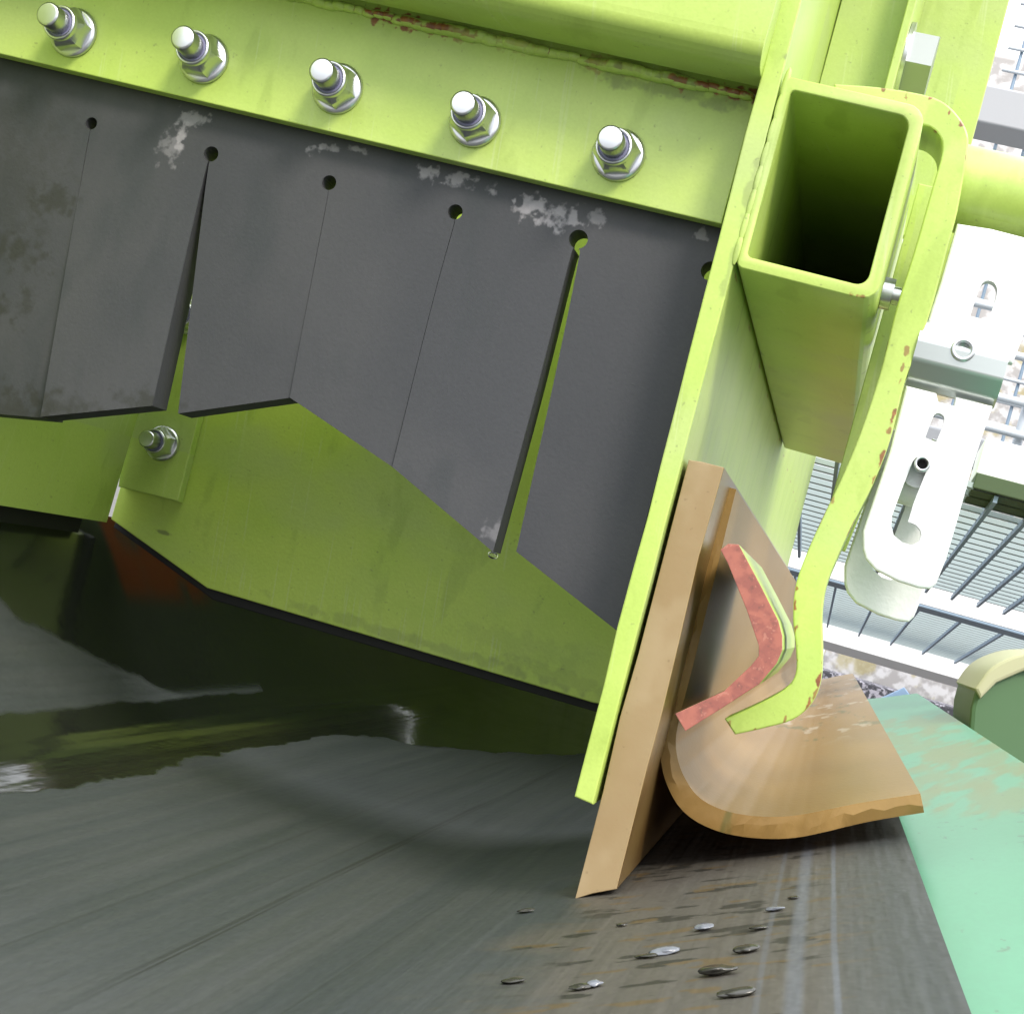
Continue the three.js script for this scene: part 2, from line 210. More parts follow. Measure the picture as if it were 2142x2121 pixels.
// ---------------------------------------------------------------- chute housing
const chute = thing('chute_housing', 'lime green painted steel chute housing over the conveyor belt', 'chute');
const WALL = [[0.2118, 0.3037], [0.2218, 0.3058], [0.2224, 0.2157], [0.2259, 0.0810], [0.2264, -0.0677], [0.2266, -0.1118], [0.2173, -0.1118], [0.2174, -0.0704], [0.2138, 0.0778], [0.2113, 0.2094]];
{
  // right side wall: a plate that leans a touch, its burnt edge slightly wavy
  const w = []; const L = [], R = [];
  for (let i = 0; i <= 24; i++) { const t = i / 24, y = lerp(0.58, -0.1115, t); const xl = lerp(0.2018, 0.2176, t), xr = lerp(0.2123, 0.2278, t); L.push([xl + (vnoise(i * 0.9, 1, 3) - 0.5) * 0.0012, y]); R.push([xr + (vnoise(i * 0.8, 5, 3) - 0.5) * 0.0008, y - (i === 24 ? 0.001 : 0)]); }
  w.push(...L, ...R.reverse());
  mesh('side_wall', prism(w, 0.04, -1.7, 0.0008), M.wall, chute);
  // left side wall, its far end stops short of the back plate and leaves a slot of daylight
  mesh('side_wall', prism([[-0.2135, -0.066], [-0.2135, 0.46], [-0.2235, 0.46], [-0.2235, -0.066]], -0.020, -0.2755, 0.0008), M.lime, chute);
  mesh('unseen_shade_wall', prism([[-0.2605, -0.10], [-0.2605, 0.90], [-0.2705, 0.90], [-0.2705, -0.10]], 0.36, -0.018, 0.0008), M.lime, chute);  // unseen plate added to darken the left of curtain and front plate
  // front plate that carries the studs
  mesh('front_plate', prism([[-0.2600, 0.1915], [0.2065, 0.1915], [0.2040, 0.46], [-0.2600, 0.46]], 0.012, 0.002, 0.0006), M.front, chute);
  // cross beam: a rounded hollow section welded to the front plate
  { const s = []; const rr = 0.013, y0 = 0.2625, y1 = 0.3625, z0 = 0.0125, z1 = 0.0625; const arc = (cx, cy, a0) => { for (let k = 0; k <= 6; k++) { const a = a0 + k / 6 * Math.PI / 2; s.push([cx + rr * Math.cos(a), cy + rr * Math.sin(a)]); } };
    arc(z1 - rr, y1 - rr, 0); arc(z0 + rr, y1 - rr, Math.PI / 2); arc(z0 + rr, y0 + rr, Math.PI); arc(z1 - rr, y0 + rr, 1.5 * Math.PI);
    const g = prism(s, 0.2092, -0.2590, 0.0004); const p = g.attributes.position, nn = g.attributes.normal; for (let i = 0; i < p.count; i++) { const a = p.getX(i), b = p.getZ(i); p.setX(i, b); p.setZ(i, a); const na = nn.getX(i); nn.setX(i, nn.getZ(i)); nn.setZ(i, na); }
    const ii = []; for (let i = 0; i < p.count; i += 3) ii.push(i, i + 2, i + 1); g.setIndex(ii);
    mesh('cross_beam', uvMetres(g), M.lime, chute);
    // weld bead under it, uneven
    const bead = []; const r = rng(5); for (let i = 0; i < 70; i++) { const x = -0.208 + i * 0.00592, rb = 0.0028 + 0.0022 * vnoise(i * 0.35, 2, 4); const q = new THREE.SphereGeometry(rb, 8, 6); q.scale(1.6, 0.8, 1); q.translate(x, 0.2607 - r() * 0.0012, 0.0125 + 0.001 * r()); bead.push(q); }
    mesh('weld_bead', uvMetres(mergeGeometries(bead)), M.front, chute); }
  // back plate, cut to the shape of the troughed belt
  const BP = [[-0.2182, -0.0637], [-0.1291, -0.0922], [0.0257, -0.0910], [0.1712, -0.0902]];
  mesh('back_plate', prism([...BP, [0.2045, BP[3][1] + 0.004], [0.2035, 0.38], [-0.2205, 0.38]], -0.29, -0.30, 0.0008), M.back, chute);
  mesh('rubber_edging', prism([[BP[0][0] - 0.001, BP[0][1] - 0.006], [BP[1][0] + 0.0035, BP[1][1] - 0.008], [BP[3][0] + 0.03, BP[3][1] - 0.006], [BP[3][0] + 0.03, BP[3][1] + 0.012], [BP[1][0], BP[1][1] + 0.012], [BP[0][0], BP[0][1] + 0.014]], -0.3005, -0.308, 0.0006), M.black, chute);
  // shade plate, then flange on the left wall's end, bolted through the back plate
  mesh('unseen_shade_plate', box(0.2185, 0.3150, 0.562, 0.574, -0.262, -0.03, 0.001), M.lime, chute);  // unseen plate added overhead to shade the upright bracket
  mesh('end_flange', prism([[-0.2231, 0.0160], [-0.2148, -0.0383], [-0.1657, -0.0364], [-0.1688, 0.0318], [-0.1722, 0.1354], [-0.2277, 0.1292]], -0.279, -0.2895, 0.0008), M.lime, chute);
  // next section of the chute beyond the back plate: left wall and cover
  mesh('rear_wall', prism([[-0.2265, -0.045], [-0.2265, 0.30], [-0.2365, 0.30], [-0.2365, -0.045]], -0.42, -1.7, 0.0006), M.lime, chute);
  mesh('rear_cover', box(-0.2365, 0.2035, 0.3005, 0.3065, -1.7, -0.75, 0.0008), M.lime, chute);
  mesh('green_reflecting_end', box(-0.2360, 0.2160, -0.216, 0.30, -1.62, -1.612, 0.0008), M.lime, chute);  // rear end added in lime so the wet belt reflects green
}
{
  // box tube on the outside of the right wall
  const o = [[0.2226, 0.2636], [0.2828, 0.2654], [0.2933, 0.2599], [0.2947, 0.2547], [0.2945, 0.1699], [0.2887, 0.1630], [0.2254, 0.1653]];
  const outer = [], inner = []; const rr = 0.007, rect = (x0, x1, y0, y1, r, arr) => { for (const [cx, cy, a0] of [[x1 - r, y1 - r, 0], [x0 + r * 0.4, y1 - r * 0.4, 1], [x0 + r * 0.4, y0 + r * 0.4, 2], [x1 - r, y0 + r, 3]]) { const q = (a0 === 1 || a0 === 2) ? r * 0.4 : r; for (let k = 0; k <= 5; k++) { const a = (a0 + k / 5) * Math.PI / 2; arr.push([cx + q * Math.cos(a), cy + q * Math.sin(a)]); } } };
  rect(0, 0.0715, 0, 0.1, 0.009, outer); rect(0.0042, 0.0650, 0.0065, 0.0935, 0.006, inner);
  const lean = a => a.map(([x, y]) => [0.2232 + x + y * -0.016 + x * 0.0, 0.1652 + y + (x - 0.035) * -0.012]);
  const g = prism(lean(outer), 0.041, -0.75, 0.0012, [lean(inner)], 3);
  mesh('box_tube', g, M.wall, chute);
  mesh('tube_end_cap', prism(lean(inner), -0.50, -0.505, 0), M.wall, chute);
  mesh('tube_weld', uvMetres(mergeGeometries([0, 1, 2, 3, 4, 5, 6, 7].map(k => { const q = new THREE.SphereGeometry(0.0032, 10, 8); q.scale(0.55, 2.6, 0.25); q.translate(0.2222 - k * 0.00005, 0.262 - k * 0.0125, 0.0402); return q; }))), M.wall, chute);
}
{
  // upright bracket bolted on beside the wall above the tube
  const b = thing('upright_bracket', 'dark green steel bracket standing behind the clamp arm, bolted to chute', 'bracket');
  const q = [[0.3160, 0.4423], [0.3206, 0.3480], [0.2685, 0.3362], [0.2622, 0.4310]];
  mesh('back_leg', prism([[0.2610, 0.272], [0.3195, 0.272], [0.3150, 0.56], [0.2575, 0.56]], -0.25, -0.26, 0.0008), M.lime, b);
  mesh('side_leg', prism([[0.2600, 0.272], [0.2650, 0.272], [0.2620, 0.56], [0.2570, 0.56]], -0.14, -0.2495, 0.0006), M.lime, b);
  mesh('spacer', prism([[0.2190, 0.272], [0.2595, 0.272], [0.2560, 0.56], [0.2150, 0.56]], -0.165, -0.225, 0.0006), M.lime, b);
  mesh('gusset', prism([[0.2965, 0.050], [0.3120, 0.050], [0.3200, 0.120], [0.3280, 0.268], [0.2955, 0.268]], -0.105, -0.112, 0.0006), M.lime, b);
  const n = thing('hex_bolt', 'zinc hex bolt head in the side of the upright green bracket', 'bolt');
  const h = new THREE.CylinderGeometry(0.0205, 0.0205, 0.0160, 6); h.rotateY(0.35); h.rotateZ(-Math.PI / 2); h.translate(0.2745, 0.3600, -0.170); mesh('head', toCreasedNormals(h, 0.3), M.zincDark, n);
  mesh('washer', cyl(0.0235, 0.0235, 0.0025, 'x', [0.2655, 0.3600, -0.170]), M.zinc, n);
}

// ---------------------------------------------------------------- rubber curtain: one sheet slit into strips
{
  const spots = [[-0.1105, 0.165, 0.010, 0.013, 0.5], [-0.103, 0.183, 0.012, 0.006, 0.9], [-0.106, 0.172, 0.004, 0.010, 1], [-0.028, 0.182, 0.006, 0.004, 0.9], [-0.020, 0.186, 0.007, 0.003, 0.8], [0.0, 0.188, 0.007, 0.003, 0.9], [0.040, 0.184, 0.008, 0.006, 1], [0.060, 0.185, 0.010, 0.005, 0.9], [0.078, 0.184, 0.006, 0.004, 0.9], [0.101, 0.180, 0.009, 0.009, 1], [0.118, 0.178, 0.018, 0.010, 1], [0.138, 0.183, 0.008, 0.006, 0.7], [0.196, 0.186, 0.005, 0.004, 0.7], [0.133, 0.004, 0.009, 0.007, 0.4]];
  const muck = [[-0.172, 0.118, 0.012, 0.009, 1], [-0.184, 0.085, 0.016, 0.009, 1], [-0.190, 0.052, 0.010, 0.008, 1], [-0.172, 0.056, 0.006, 0.010, 0.9], [-0.205, 0.063, 0.012, 0.010, 0.8], [-0.162, -0.003, 0.04, 0.012, 1], [-0.130, 0.006, 0.03, 0.008, 0.8], [-0.075, 0.022, 0.02, 0.006, 1], [-0.20, 0.12, 0.03, 0.05, 0.4]];
  const X0 = -0.24, X1 = 0.22, Y0 = -0.06, Y1 = 0.24;
  const map = region(tex(1800, 1174, (u, v) => {
    const x = lerp(X0, X1, u), y = lerp(Y0, Y1, v);
    let c = mix3([0.034, 0.036, 0.043], [0.046, 0.047, 0.053], sstep(0.25, 0.75, fbm(x * 14, y * 10, 301, 5)));
    c = mix3(c, [0.024, 0.029, 0.034], sstep(0.5, 0.8, fbm(x * 40, y * 16, 303, 4)) * 0.6);
    for (const [bx, by, rx, ry, s] of muck) { const d = Math.hypot((x - bx) / rx, (y - by) / ry); if (d < 1.8) c = mix3(c, [0.018, 0.019, 0.016], s * 0.75 * sstep(0.0, 0.9, 1.0 - d * 0.7 + (fbm(x * 220, y * 220, 305, 4) - 0.5) * 1.6)); }
    for (const [bx, by, rx, ry, s] of spots) { const d = Math.hypot((x - bx) / rx, (y - by) / ry); if (d < 1.8) c = mix3(c, [0.26, 0.25, 0.27], s * 0.8 * sstep(0.30, 0.75, 0.92 - d * 0.75 + (fbm(x * 260, y * 260, 307, 4) - 0.5) * 1.5)); }
    return c.map(q => q * (0.93 + 0.14 * fbm(x * 700, y * 700, 309, 3)));
  }), X0, Y0, X1, Y1);
  const bump = region(tex(512, 512, (u, v) => { const q = fbm(u * 70, v * 70, 311, 3); return [q, q, q]; }, false), 0, 0, 0.1, 0.1);
  M.rubber = new THREE.MeshPhysicalMaterial({ map, roughness: 0.62, bumpMap: bump, bumpScale: 0.00006 });
  const curtain = thing('rubber_curtain', 'black rubber curtain slit into strips, hanging below the green front plate', 'curtain');
  const holes = [[-0.1620, 0.1671], [-0.0854, 0.1663], [-0.0127, 0.1663], [0.0622, 0.1671], [0.1327, 0.1685], [0.2063, 0.1686]], HR = [0.0036, 0.0044, 0.0042, 0.0042, 0.0052, 0.0052];
  const slitL = [ // right edge of the strip left of each slit, below the hole
    [[-0.1613, 0.1609], [-0.1547, 0.1050], [-0.1398, -0.0030]], [[-0.0860, 0.1596], [-0.0829, 0.1110], [-0.0755, 0.0201]], [[-0.0116, 0.1610], [-0.0054, 0.0965], [-0.0002, 0.0452]], [[0.0633, 0.1614], [0.0638, 0.1220], [0.0679, 0.0236]], [[0.1312, 0.1615], [0.1339, 0.0804], [0.1357, -0.0057]], [[0.2068, 0.1613], [0.2085, 0.0711], [0.2105, -0.0277]]];
  const slitR = [
    [[-0.1610, 0.1610], [-0.1544, 0.1051], [-0.1394, -0.0031]], [[-0.0849, 0.1599], [-0.0739, 0.0918], [-0.0623, 0.0200]], [[-0.0114, 0.1610], [-0.0051, 0.0966], [0.0001, 0.0452]], [[0.0636, 0.1614], [0.0641, 0.1220], [0.0684, 0.0235]], [[0.1354, 0.1619], [0.1404, 0.1008], [0.1463, -0.0021]], [[0.2075, 0.1615], [0.2095, 0.0714], [0.2118, -0.0278]]];
  const TOP = 0.236, T = 0.020, swing = [-0.006, 0.003, -0.004, 0.000, 0.003, -0.003, -0.002];
  const side = (k, dir, pts) => { // boundary from the top edge down, round half the hole, along the slit
    const [hx, hy] = holes[k], r = HR[k], o = []; const d = dir; // d = -1: boundary is left of the hole
    for (let i = 0; i <= 6; i++) o.push([hx, lerp(TOP, hy + r, i / 6)]);
    for (let i = 1; i <= 9; i++) { const a = Math.PI / 2 + i / 10 * Math.PI; o.push([hx - d * Math.cos(a) * r, hy + Math.sin(a) * r]); }
    o.push([lerp(hx, pts[0][0], 0.8), hy - r * 0.99]);
    const sp = spline([[lerp(hx, pts[0][0], 0.9), hy - r * 1.02 - 0.0006], ...pts], 14); for (const q of sp) o.push(q);
    return o;
  };
  for (let k = 0; k <= 6; k++) {
    const n = 7 + 9 + 1 + 15;
    let L, R;
    R = k < 6 ? side(k, -1, slitL[k]) : null; L = k > 0 ? side(k - 1, 1, slitR[k - 1]) : null;
    const bl = [[-0.1626, -0.0158]][0];
    if (!L) L = R.map(([x, y], i) => [-0.259, i === R.length - 1 ? -0.024 : Math.min(y, 9) ]);
    if (!R) R = L.map(([x, y], i) => [0.2085 - (TOP - y) * -0.02, y]);
    const U = 8, front = [];
    for (let i = 0; i < n; i++) for (let j = 0; j <= U; j++) {
      const t = j / U, x = lerp(L[i][0], R[i][0], t), y = lerp(L[i][1], R[i][1], t);
      const hy = 0.15, s = Math.max(0, (hy - y) / 0.15); const z = swing[k] * Math.pow(s, 1.4) + (t - 0.5) * 0.0012 * s;
      front.push([x, y, z]);
    }
    const pos = [], tri = (a, b, c) => pos.push(...a, ...b, ...c), F = (i, j) => front[i * (U + 1) + j], B = (i, j) => { const q = F(i, j); return [q[0], q[1], q[2] - T]; };
    for (let i = 0; i < n - 1; i++) for (let j = 0; j < U; j++) {
      tri(F(i, j), F(i + 1, j), F(i, j + 1)); tri(F(i, j + 1), F(i + 1, j), F(i + 1, j + 1));
      tri(B(i, j), B(i, j + 1), B(i + 1, j)); tri(B(i, j + 1), B(i + 1, j + 1), B(i + 1, j));
    }
    for (let i = 0; i < n - 1; i++) { tri(F(i, 0), B(i, 0), F(i + 1, 0)); tri(F(i + 1, 0), B(i, 0), B(i + 1, 0)); tri(F(i, U), F(i + 1, U), B(i, U)); tri(F(i + 1, U), B(i + 1, U), B(i, U)); }
    for (let j = 0; j < U; j++) { tri(F(n - 1, j), B(n - 1, j), F(n - 1, j + 1)); tri(F(n - 1, j + 1), B(n - 1, j), B(n - 1, j + 1)); tri(F(0, j), F(0, j + 1), B(0, j)); tri(F(0, j + 1), B(0, j + 1), B(0, j)); }
    const g = new THREE.BufferGeometry(); g.setAttribute('position', new THREE.Float32BufferAttribute(pos, 3));
    mesh('strip', uvMetres(toCreasedNormals(mergeVertices(g, 1e-5), 0.5)), M.rubber, curtain);
  }
  const drop = thing('water_drop', 'bright water drop hanging from a curtain strip corner', 'water drop');
  const dg = new THREE.SphereGeometry(0.0022, 16, 12); dg.scale(1.3, 0.9, 1); dg.translate(0.1350, -0.0075, -0.002);
  mesh('drop', dg, new THREE.MeshPhysicalMaterial({ color: 0xffffff, roughness: 0.03, transmission: 1, thickness: 0.004, ior: 1.33 }), drop);
}

// ---------------------------------------------------------------- studs with flange lock nuts
function lockNut(name, label, group) {
  const t = thing(name, label, 'bolt', group);
  mesh('flange', lathe([[0.0065, 0], [0.0142, 0], [0.0144, 0.0012], [0.0138, 0.0026], [0.0122, 0.0036], [0.0065, 0.0036]], 'z', [0, 0, 0]), M.zinc, t);
  // hexagon that rounds over into the collar
  const hex = []; const rows = [[0.0120, 0.0032], [0.0119, 0.0065], [0.0117, 0.0110], [0.0105, 0.0135], [0.0098, 0.0150]];
  const pos = [], nS = 48; const P = rows.map(([r, h], k) => Array.from({ length: nS }, (_, i) => { const a = i / nS * Math.PI * 2, q = Math.PI / 3, f = Math.cos(q / 2) / Math.cos(((a % q) + q) % q - q / 2); const m = [1, 1, 0.85, 0.25, 0][k]; const rr = r * lerp(1, f * 1.06, m); return [rr * Math.cos(a), rr * Math.sin(a), h]; }));
  for (let k = 0; k < rows.length - 1; k++) for (let i = 0; i < nS; i++) { const j = (i + 1) % nS; pos.push(...P[k][i], ...P[k][j], ...P[k + 1][i], ...P[k][j], ...P[k + 1][j], ...P[k + 1][i]); }
  const hg = new THREE.BufferGeometry(); hg.setAttribute('position', new THREE.Float32BufferAttribute(pos, 3)); mesh('nut', toCreasedNormals(mergeVertices(hg, 1e-6), 0.32), M.zinc, t);
  mesh('collar', lathe([[0.0098, 0.0148], [0.0099, 0.0178], [0.0093, 0.0188], [0.0083, 0.0186], [0.0080, 0.0170]], 'z', [0, 0, 0]), M.zinc, t);
  mesh('nylon_ring', lathe([[0.0081, 0.0174], [0.0072, 0.0181], [0.0060, 0.0176]], 'z', [0, 0, 0]), M.nylon, t);
  const th = [[0.0001, 0.0325], [0.0054, 0.0325], [0.0062, 0.0317]]; for (let h = 0.0312, k = 0; h > 0.014; h -= 0.0009, k++) th.push([k % 2 ? 0.0064 : 0.0068, h]);
  mesh('stud', lathe(th.reverse(), 'z', [0, 0, 0]), M.zinc, t);
  return t;
}
{
  const spots = [[-0.1814, 0.2127], [-0.0994, 0.2148], [-0.0182, 0.2154], [0.0627, 0.2147], [0.1438, 0.2145]];
  spots.forEach(([x, y], i) => { const b = lockNut('locking_bolt', 'zinc stud with flange lock nut on front plate, ' + ['fifth', 'fourth', 'third', 'second', 'first'][i] + ' from the box tube', 'lock nuts in the row on the front plate'); b.position.set(x, y, 0.0121); b.rotation.set([0.02, -0.015, 0.01, -0.02, 0.015][i], [-0.02, 0.015, 0.02, -0.01, 0.0][i], 0.3 + i * 0.77); b.scale.z = [0.97, 1.05, 1, 0.95, 1.02][i]; });
  const c = lockNut('locking_bolt', 'dull zinc stud with lock nut on the green flange beneath the curtain'); const [x, y] = [[-0.1899, 0.0018]][0]; c.position.set(x, y, -0.2788); c.rotation.z = 0.5; c.scale.setScalar(0.93);
  const c2 = lockNut('locking_bolt', 'small zinc stud half hidden in the open slit between curtain strips'); const [x2, y2] = [[-0.1969, 0.0980]][0]; c2.position.set(x2, y2, -0.2788); c2.rotation.z = 1.1; c2.scale.setScalar(0.93);
}

// ---------------------------------------------------------------- skirt seals
{
  // straight wear strip on the outside of the right wall, resting on the belt
  const o = [[0.2260, 0.0665], [0.2330, 0.0673], [0.2442, 0.0674], [0.2442, 0.0206], [0.2462, -0.0199], [0.2479, -0.0616], [0.2481, -0.0888], [0.2499, -0.1500], [0.2391, -0.1558], [0.2313, -0.1611], [0.2306, -0.1265], [0.2301, -0.1056], [0.2281, -0.0676], [0.2283, -0.0351]];
  const ws = thing('wear_strip', 'straight tan polyurethane seal strip clamped against the wall edge, foot on belt', 'seal strip');
  mesh('body', prism(o, 0.0312, -1.25, 0.0008, [], 2), M.amber, ws); mesh('sawn_end', prism(o, 0.0322, 0.0313, 0.0004), M.pu, ws);
  // left one, coloured black for the shadow under the left wall
  tag(mesh('wear_strip', prism([[-0.2245, -0.085], [-0.2245, 0.05], [-0.2345, 0.05], [-0.2345, -0.085]], -0.02, -0.258, 0.0008), M.black), 'seal strip below the left wall of the chute, coloured black for shadow', 'seal strip');
  tag(mesh('wear_strip', prism([[-0.2375, -0.075], [-0.2375, 0.04], [-0.2475, 0.04], [-0.2475, -0.065]], -0.43, -1.6, 0.0008), M.amber), 'reddish brown seal strip in the gloom behind the back plate', 'seal strip');
  // apron: runs down the strip and curls out over the belt edge
  const cl = spline([[0.2441, 0.0631], [0.2449, 0.0391], [0.2460, 0.0124], [0.2468, -0.0142], [0.2477, -0.0408], [0.2481, -0.0622], [0.2500, -0.0804], [0.2575, -0.0954], [0.2709, -0.1070], [0.2888, -0.1103], [0.3090, -0.1074], [0.3261, -0.1015], [0.3431, -0.0922], [0.3604, -0.0825], [0.3854, -0.0700]], 60);
  const half = t => 0.0036 + 0.0022 * sstep(0.35, 0.6, t) - 0.0008 * sstep(0.75, 1, t);
  const out = band(cl, half), zN = -0.035, zF = -3.0, n = cl.length;
  // own uv for the long faces: metres along the profile and along the conveyor
  const len = [0]; for (let i = 1; i < n; i++) len[i] = len[i - 1] + Math.hypot(cl[i][0] - cl[i - 1][0], cl[i][1] - cl[i - 1][1]);
  const NZ = 40, pos = [], uv = [], quad = (a, b, c, d, ua, ub, uc, ud) => { pos.push(...a, ...b, ...c, ...b, ...d, ...c); uv.push(...ua, ...ub, ...uc, ...ub, ...ud, ...uc); };
  const zz = k => zN + (zF - zN) * Math.pow(k / NZ, 1.8), Lp = i => out[i], Rp = i => out[2 * n - 1 - i];
  const ragged = (i, z) => (vnoise(i * 0.55, 4, 8) - 0.5) * 0.0016;
  const pt = (p, i, k) => [p[0], p[1], zz(k) + (k === 0 ? ragged(i, 0) : 0)];
  for (let k = 0; k < NZ; k++) for (let i = 0; i < n - 1; i++) {
    quad(pt(Lp(i), i, k), pt(Lp(i), i, k + 1), pt(Lp(i + 1), i + 1, k), pt(Lp(i + 1), i + 1, k + 1), [len[i], zz(k)], [len[i], zz(k + 1)], [len[i + 1], zz(k)], [len[i + 1], zz(k + 1)]);
    quad(pt(Rp(i), i, k), pt(Rp(i + 1), i + 1, k), pt(Rp(i), i, k + 1), pt(Rp(i + 1), i + 1, k + 1), [len[i], zz(k)], [len[i + 1], zz(k)], [len[i], zz(k + 1)], [len[i + 1], zz(k + 1)]);
  }
  for (let k = 0; k < NZ; k++) { quad(pt(Lp(0), 0, k), pt(Rp(0), 0, k), pt(Lp(0), 0, k + 1), pt(Rp(0), 0, k + 1), [0, zz(k)], [0.005, zz(k)], [0, zz(k + 1)], [0.005, zz(k + 1)]); const e = n - 1; quad(pt(Lp(e), e, k), pt(Lp(e), e, k + 1), pt(Rp(e), e, k), pt(Rp(e), e, k + 1), [len[e], zz(k)], [len[e], zz(k + 1)], [len[e] + 0.005, zz(k)], [len[e] + 0.005, zz(k + 1)]); }
  // cut front end, slightly rough: a middle row pushed forward
  for (let i = 0; i < n - 1; i++) {
    const mid = i => { const a = Lp(i), b = Rp(i), t = 0.5 + (vnoise(i * 0.7, 9, 2) - 0.5) * 0.4; return [lerp(a[0], b[0], t), lerp(a[1], b[1], t), zN + 0.0012 + (vnoise(i * 0.9, 6, 3) - 0.5) * 0.0016]; };
    quad(pt(Lp(i), i, 0), pt(Lp(i + 1), i + 1, 0), mid(i), mid(i + 1), [len[i], 0.3], [len[i + 1], 0.3], [len[i], 0.305], [len[i + 1], 0.305]);
    quad(mid(i), mid(i + 1), pt(Rp(i), i, 0), pt(Rp(i + 1), i + 1, 0), [len[i], 0.305], [len[i + 1], 0.305], [len[i], 0.31], [len[i + 1], 0.31]);
  }
  let g2 = new THREE.BufferGeometry(); g2.setAttribute('position', new THREE.Float32BufferAttribute(pos, 3)); g2.setAttribute('uv', new THREE.Float32BufferAttribute(uv, 2));
  g2 = toCreasedNormals(g2, 0.5);
  tag(mesh('apron_seal', g2, M.apron), 'curled tan polyurethane apron seal lying over the belt edge', 'apron seal');
}

// ---------------------------------------------------------------- pressing angle with a red sawn end
{
  const a = thing('pressing_angle', 'bent steel angle with a red primed sawn end pressed by the clamp arm', 'steel angle');
  const o = [[0.2536, 0.0271], [0.2565, 0.0310], [0.2616, 0.0321], [0.2770, 0.0159], [0.2907, 0.0008], [0.2945, -0.0058], [0.2964, -0.0126], [0.2955, -0.0198], [0.2901, -0.0320], [0.2755, -0.0489], [0.2613, -0.0649], [0.2541, -0.0581], [0.2745, -0.0401], [0.2838, -0.0242], [0.2861, -0.0186], [0.2847, -0.0136], [0.2744, 0.0015], [0.2589, 0.0216]];
  mesh('bar', prism(o, 0.0295, -0.24, 0.0010), M.lime, a);
  mesh('sawn_end', prism(o, 0.0310, 0.0296, 0.0003), M.redEnd, a);
}

// ---------------------------------------------------------------- clamp arm
{
  const o1 = [[0.2417, 0.2818], [0.2675, 0.2853], [0.2946, 0.2856], [0.3039, 0.2819], [0.3122, 0.2750], [0.3162, 0.2684], [0.3180, 0.2571], [0.3209, 0.2288], [0.3209, 0.2125], [0.3212, 0.1958], [0.3214, 0.1775], [0.3198, 0.1542], [0.3186, 0.1392], [0.3189, 0.1218], [0.3193, 0.1055], [0.3168, 0.0809], [0.3128, 0.0608], [0.3096, 0.0407], [0.3081, 0.0259], [0.3099, 0.0113], [0.3160, -0.0099], [0.3187, -0.0242], [0.3172, -0.0351], [0.3107, -0.0455], [0.2975, -0.0543], [0.2839, -0.0620]];
  const o2 = [[0.2766, -0.0558], [0.2915, -0.0428], [0.3025, -0.0311], [0.3052, -0.0236], [0.3020, -0.0105], [0.2966, 0.0036], [0.2931, 0.0209], [0.2939, 0.0371], [0.2968, 0.0579], [0.3004, 0.0785], [0.3038, 0.1073], [0.3051, 0.1401], [0.3042, 0.1727], [0.3051, 0.2056], [0.3052, 0.2391], [0.3051, 0.2588], [0.3025, 0.2657], [0.2969, 0.2697], [0.2915, 0.2705], [0.2449, 0.2701]];
  const g = prism(spline(o1, 90).concat(spline(o2, 80)), -0.005, -0.050, 0.0009);
  tag(mesh('bent_bar', g, M.hook), 'bent lime green flat bar hooked over the box tube, rust chips along edges', 'flat bar');
  const r = thing('round_bar', 'pale green round steel arm reaching out behind the clamp arm', 'round bar');
  const cg = new THREE.CylinderGeometry(0.0235, 0.0235, 0.22, 40, 1); cg.rotateZ(Math.PI / 2 - 0.03); cg.rotateY(-0.06); cg.translate(0.425, 0.2490, -0.035); mesh('bar', uvMetres(cg), M.lime, r);
  const s = thing('clamp_screw', 'small zinc screw between the box tube and the clamp arm', 'screw');
  mesh('shank', cyl(0.005, 0.005, 0.03, 'x', [0.300, 0.185, -0.03]), M.zinc, s); mesh('head', cyl(0.009, 0.009, 0.006, 'x', [0.297, 0.185, -0.03], 6), M.zinc, s);
}

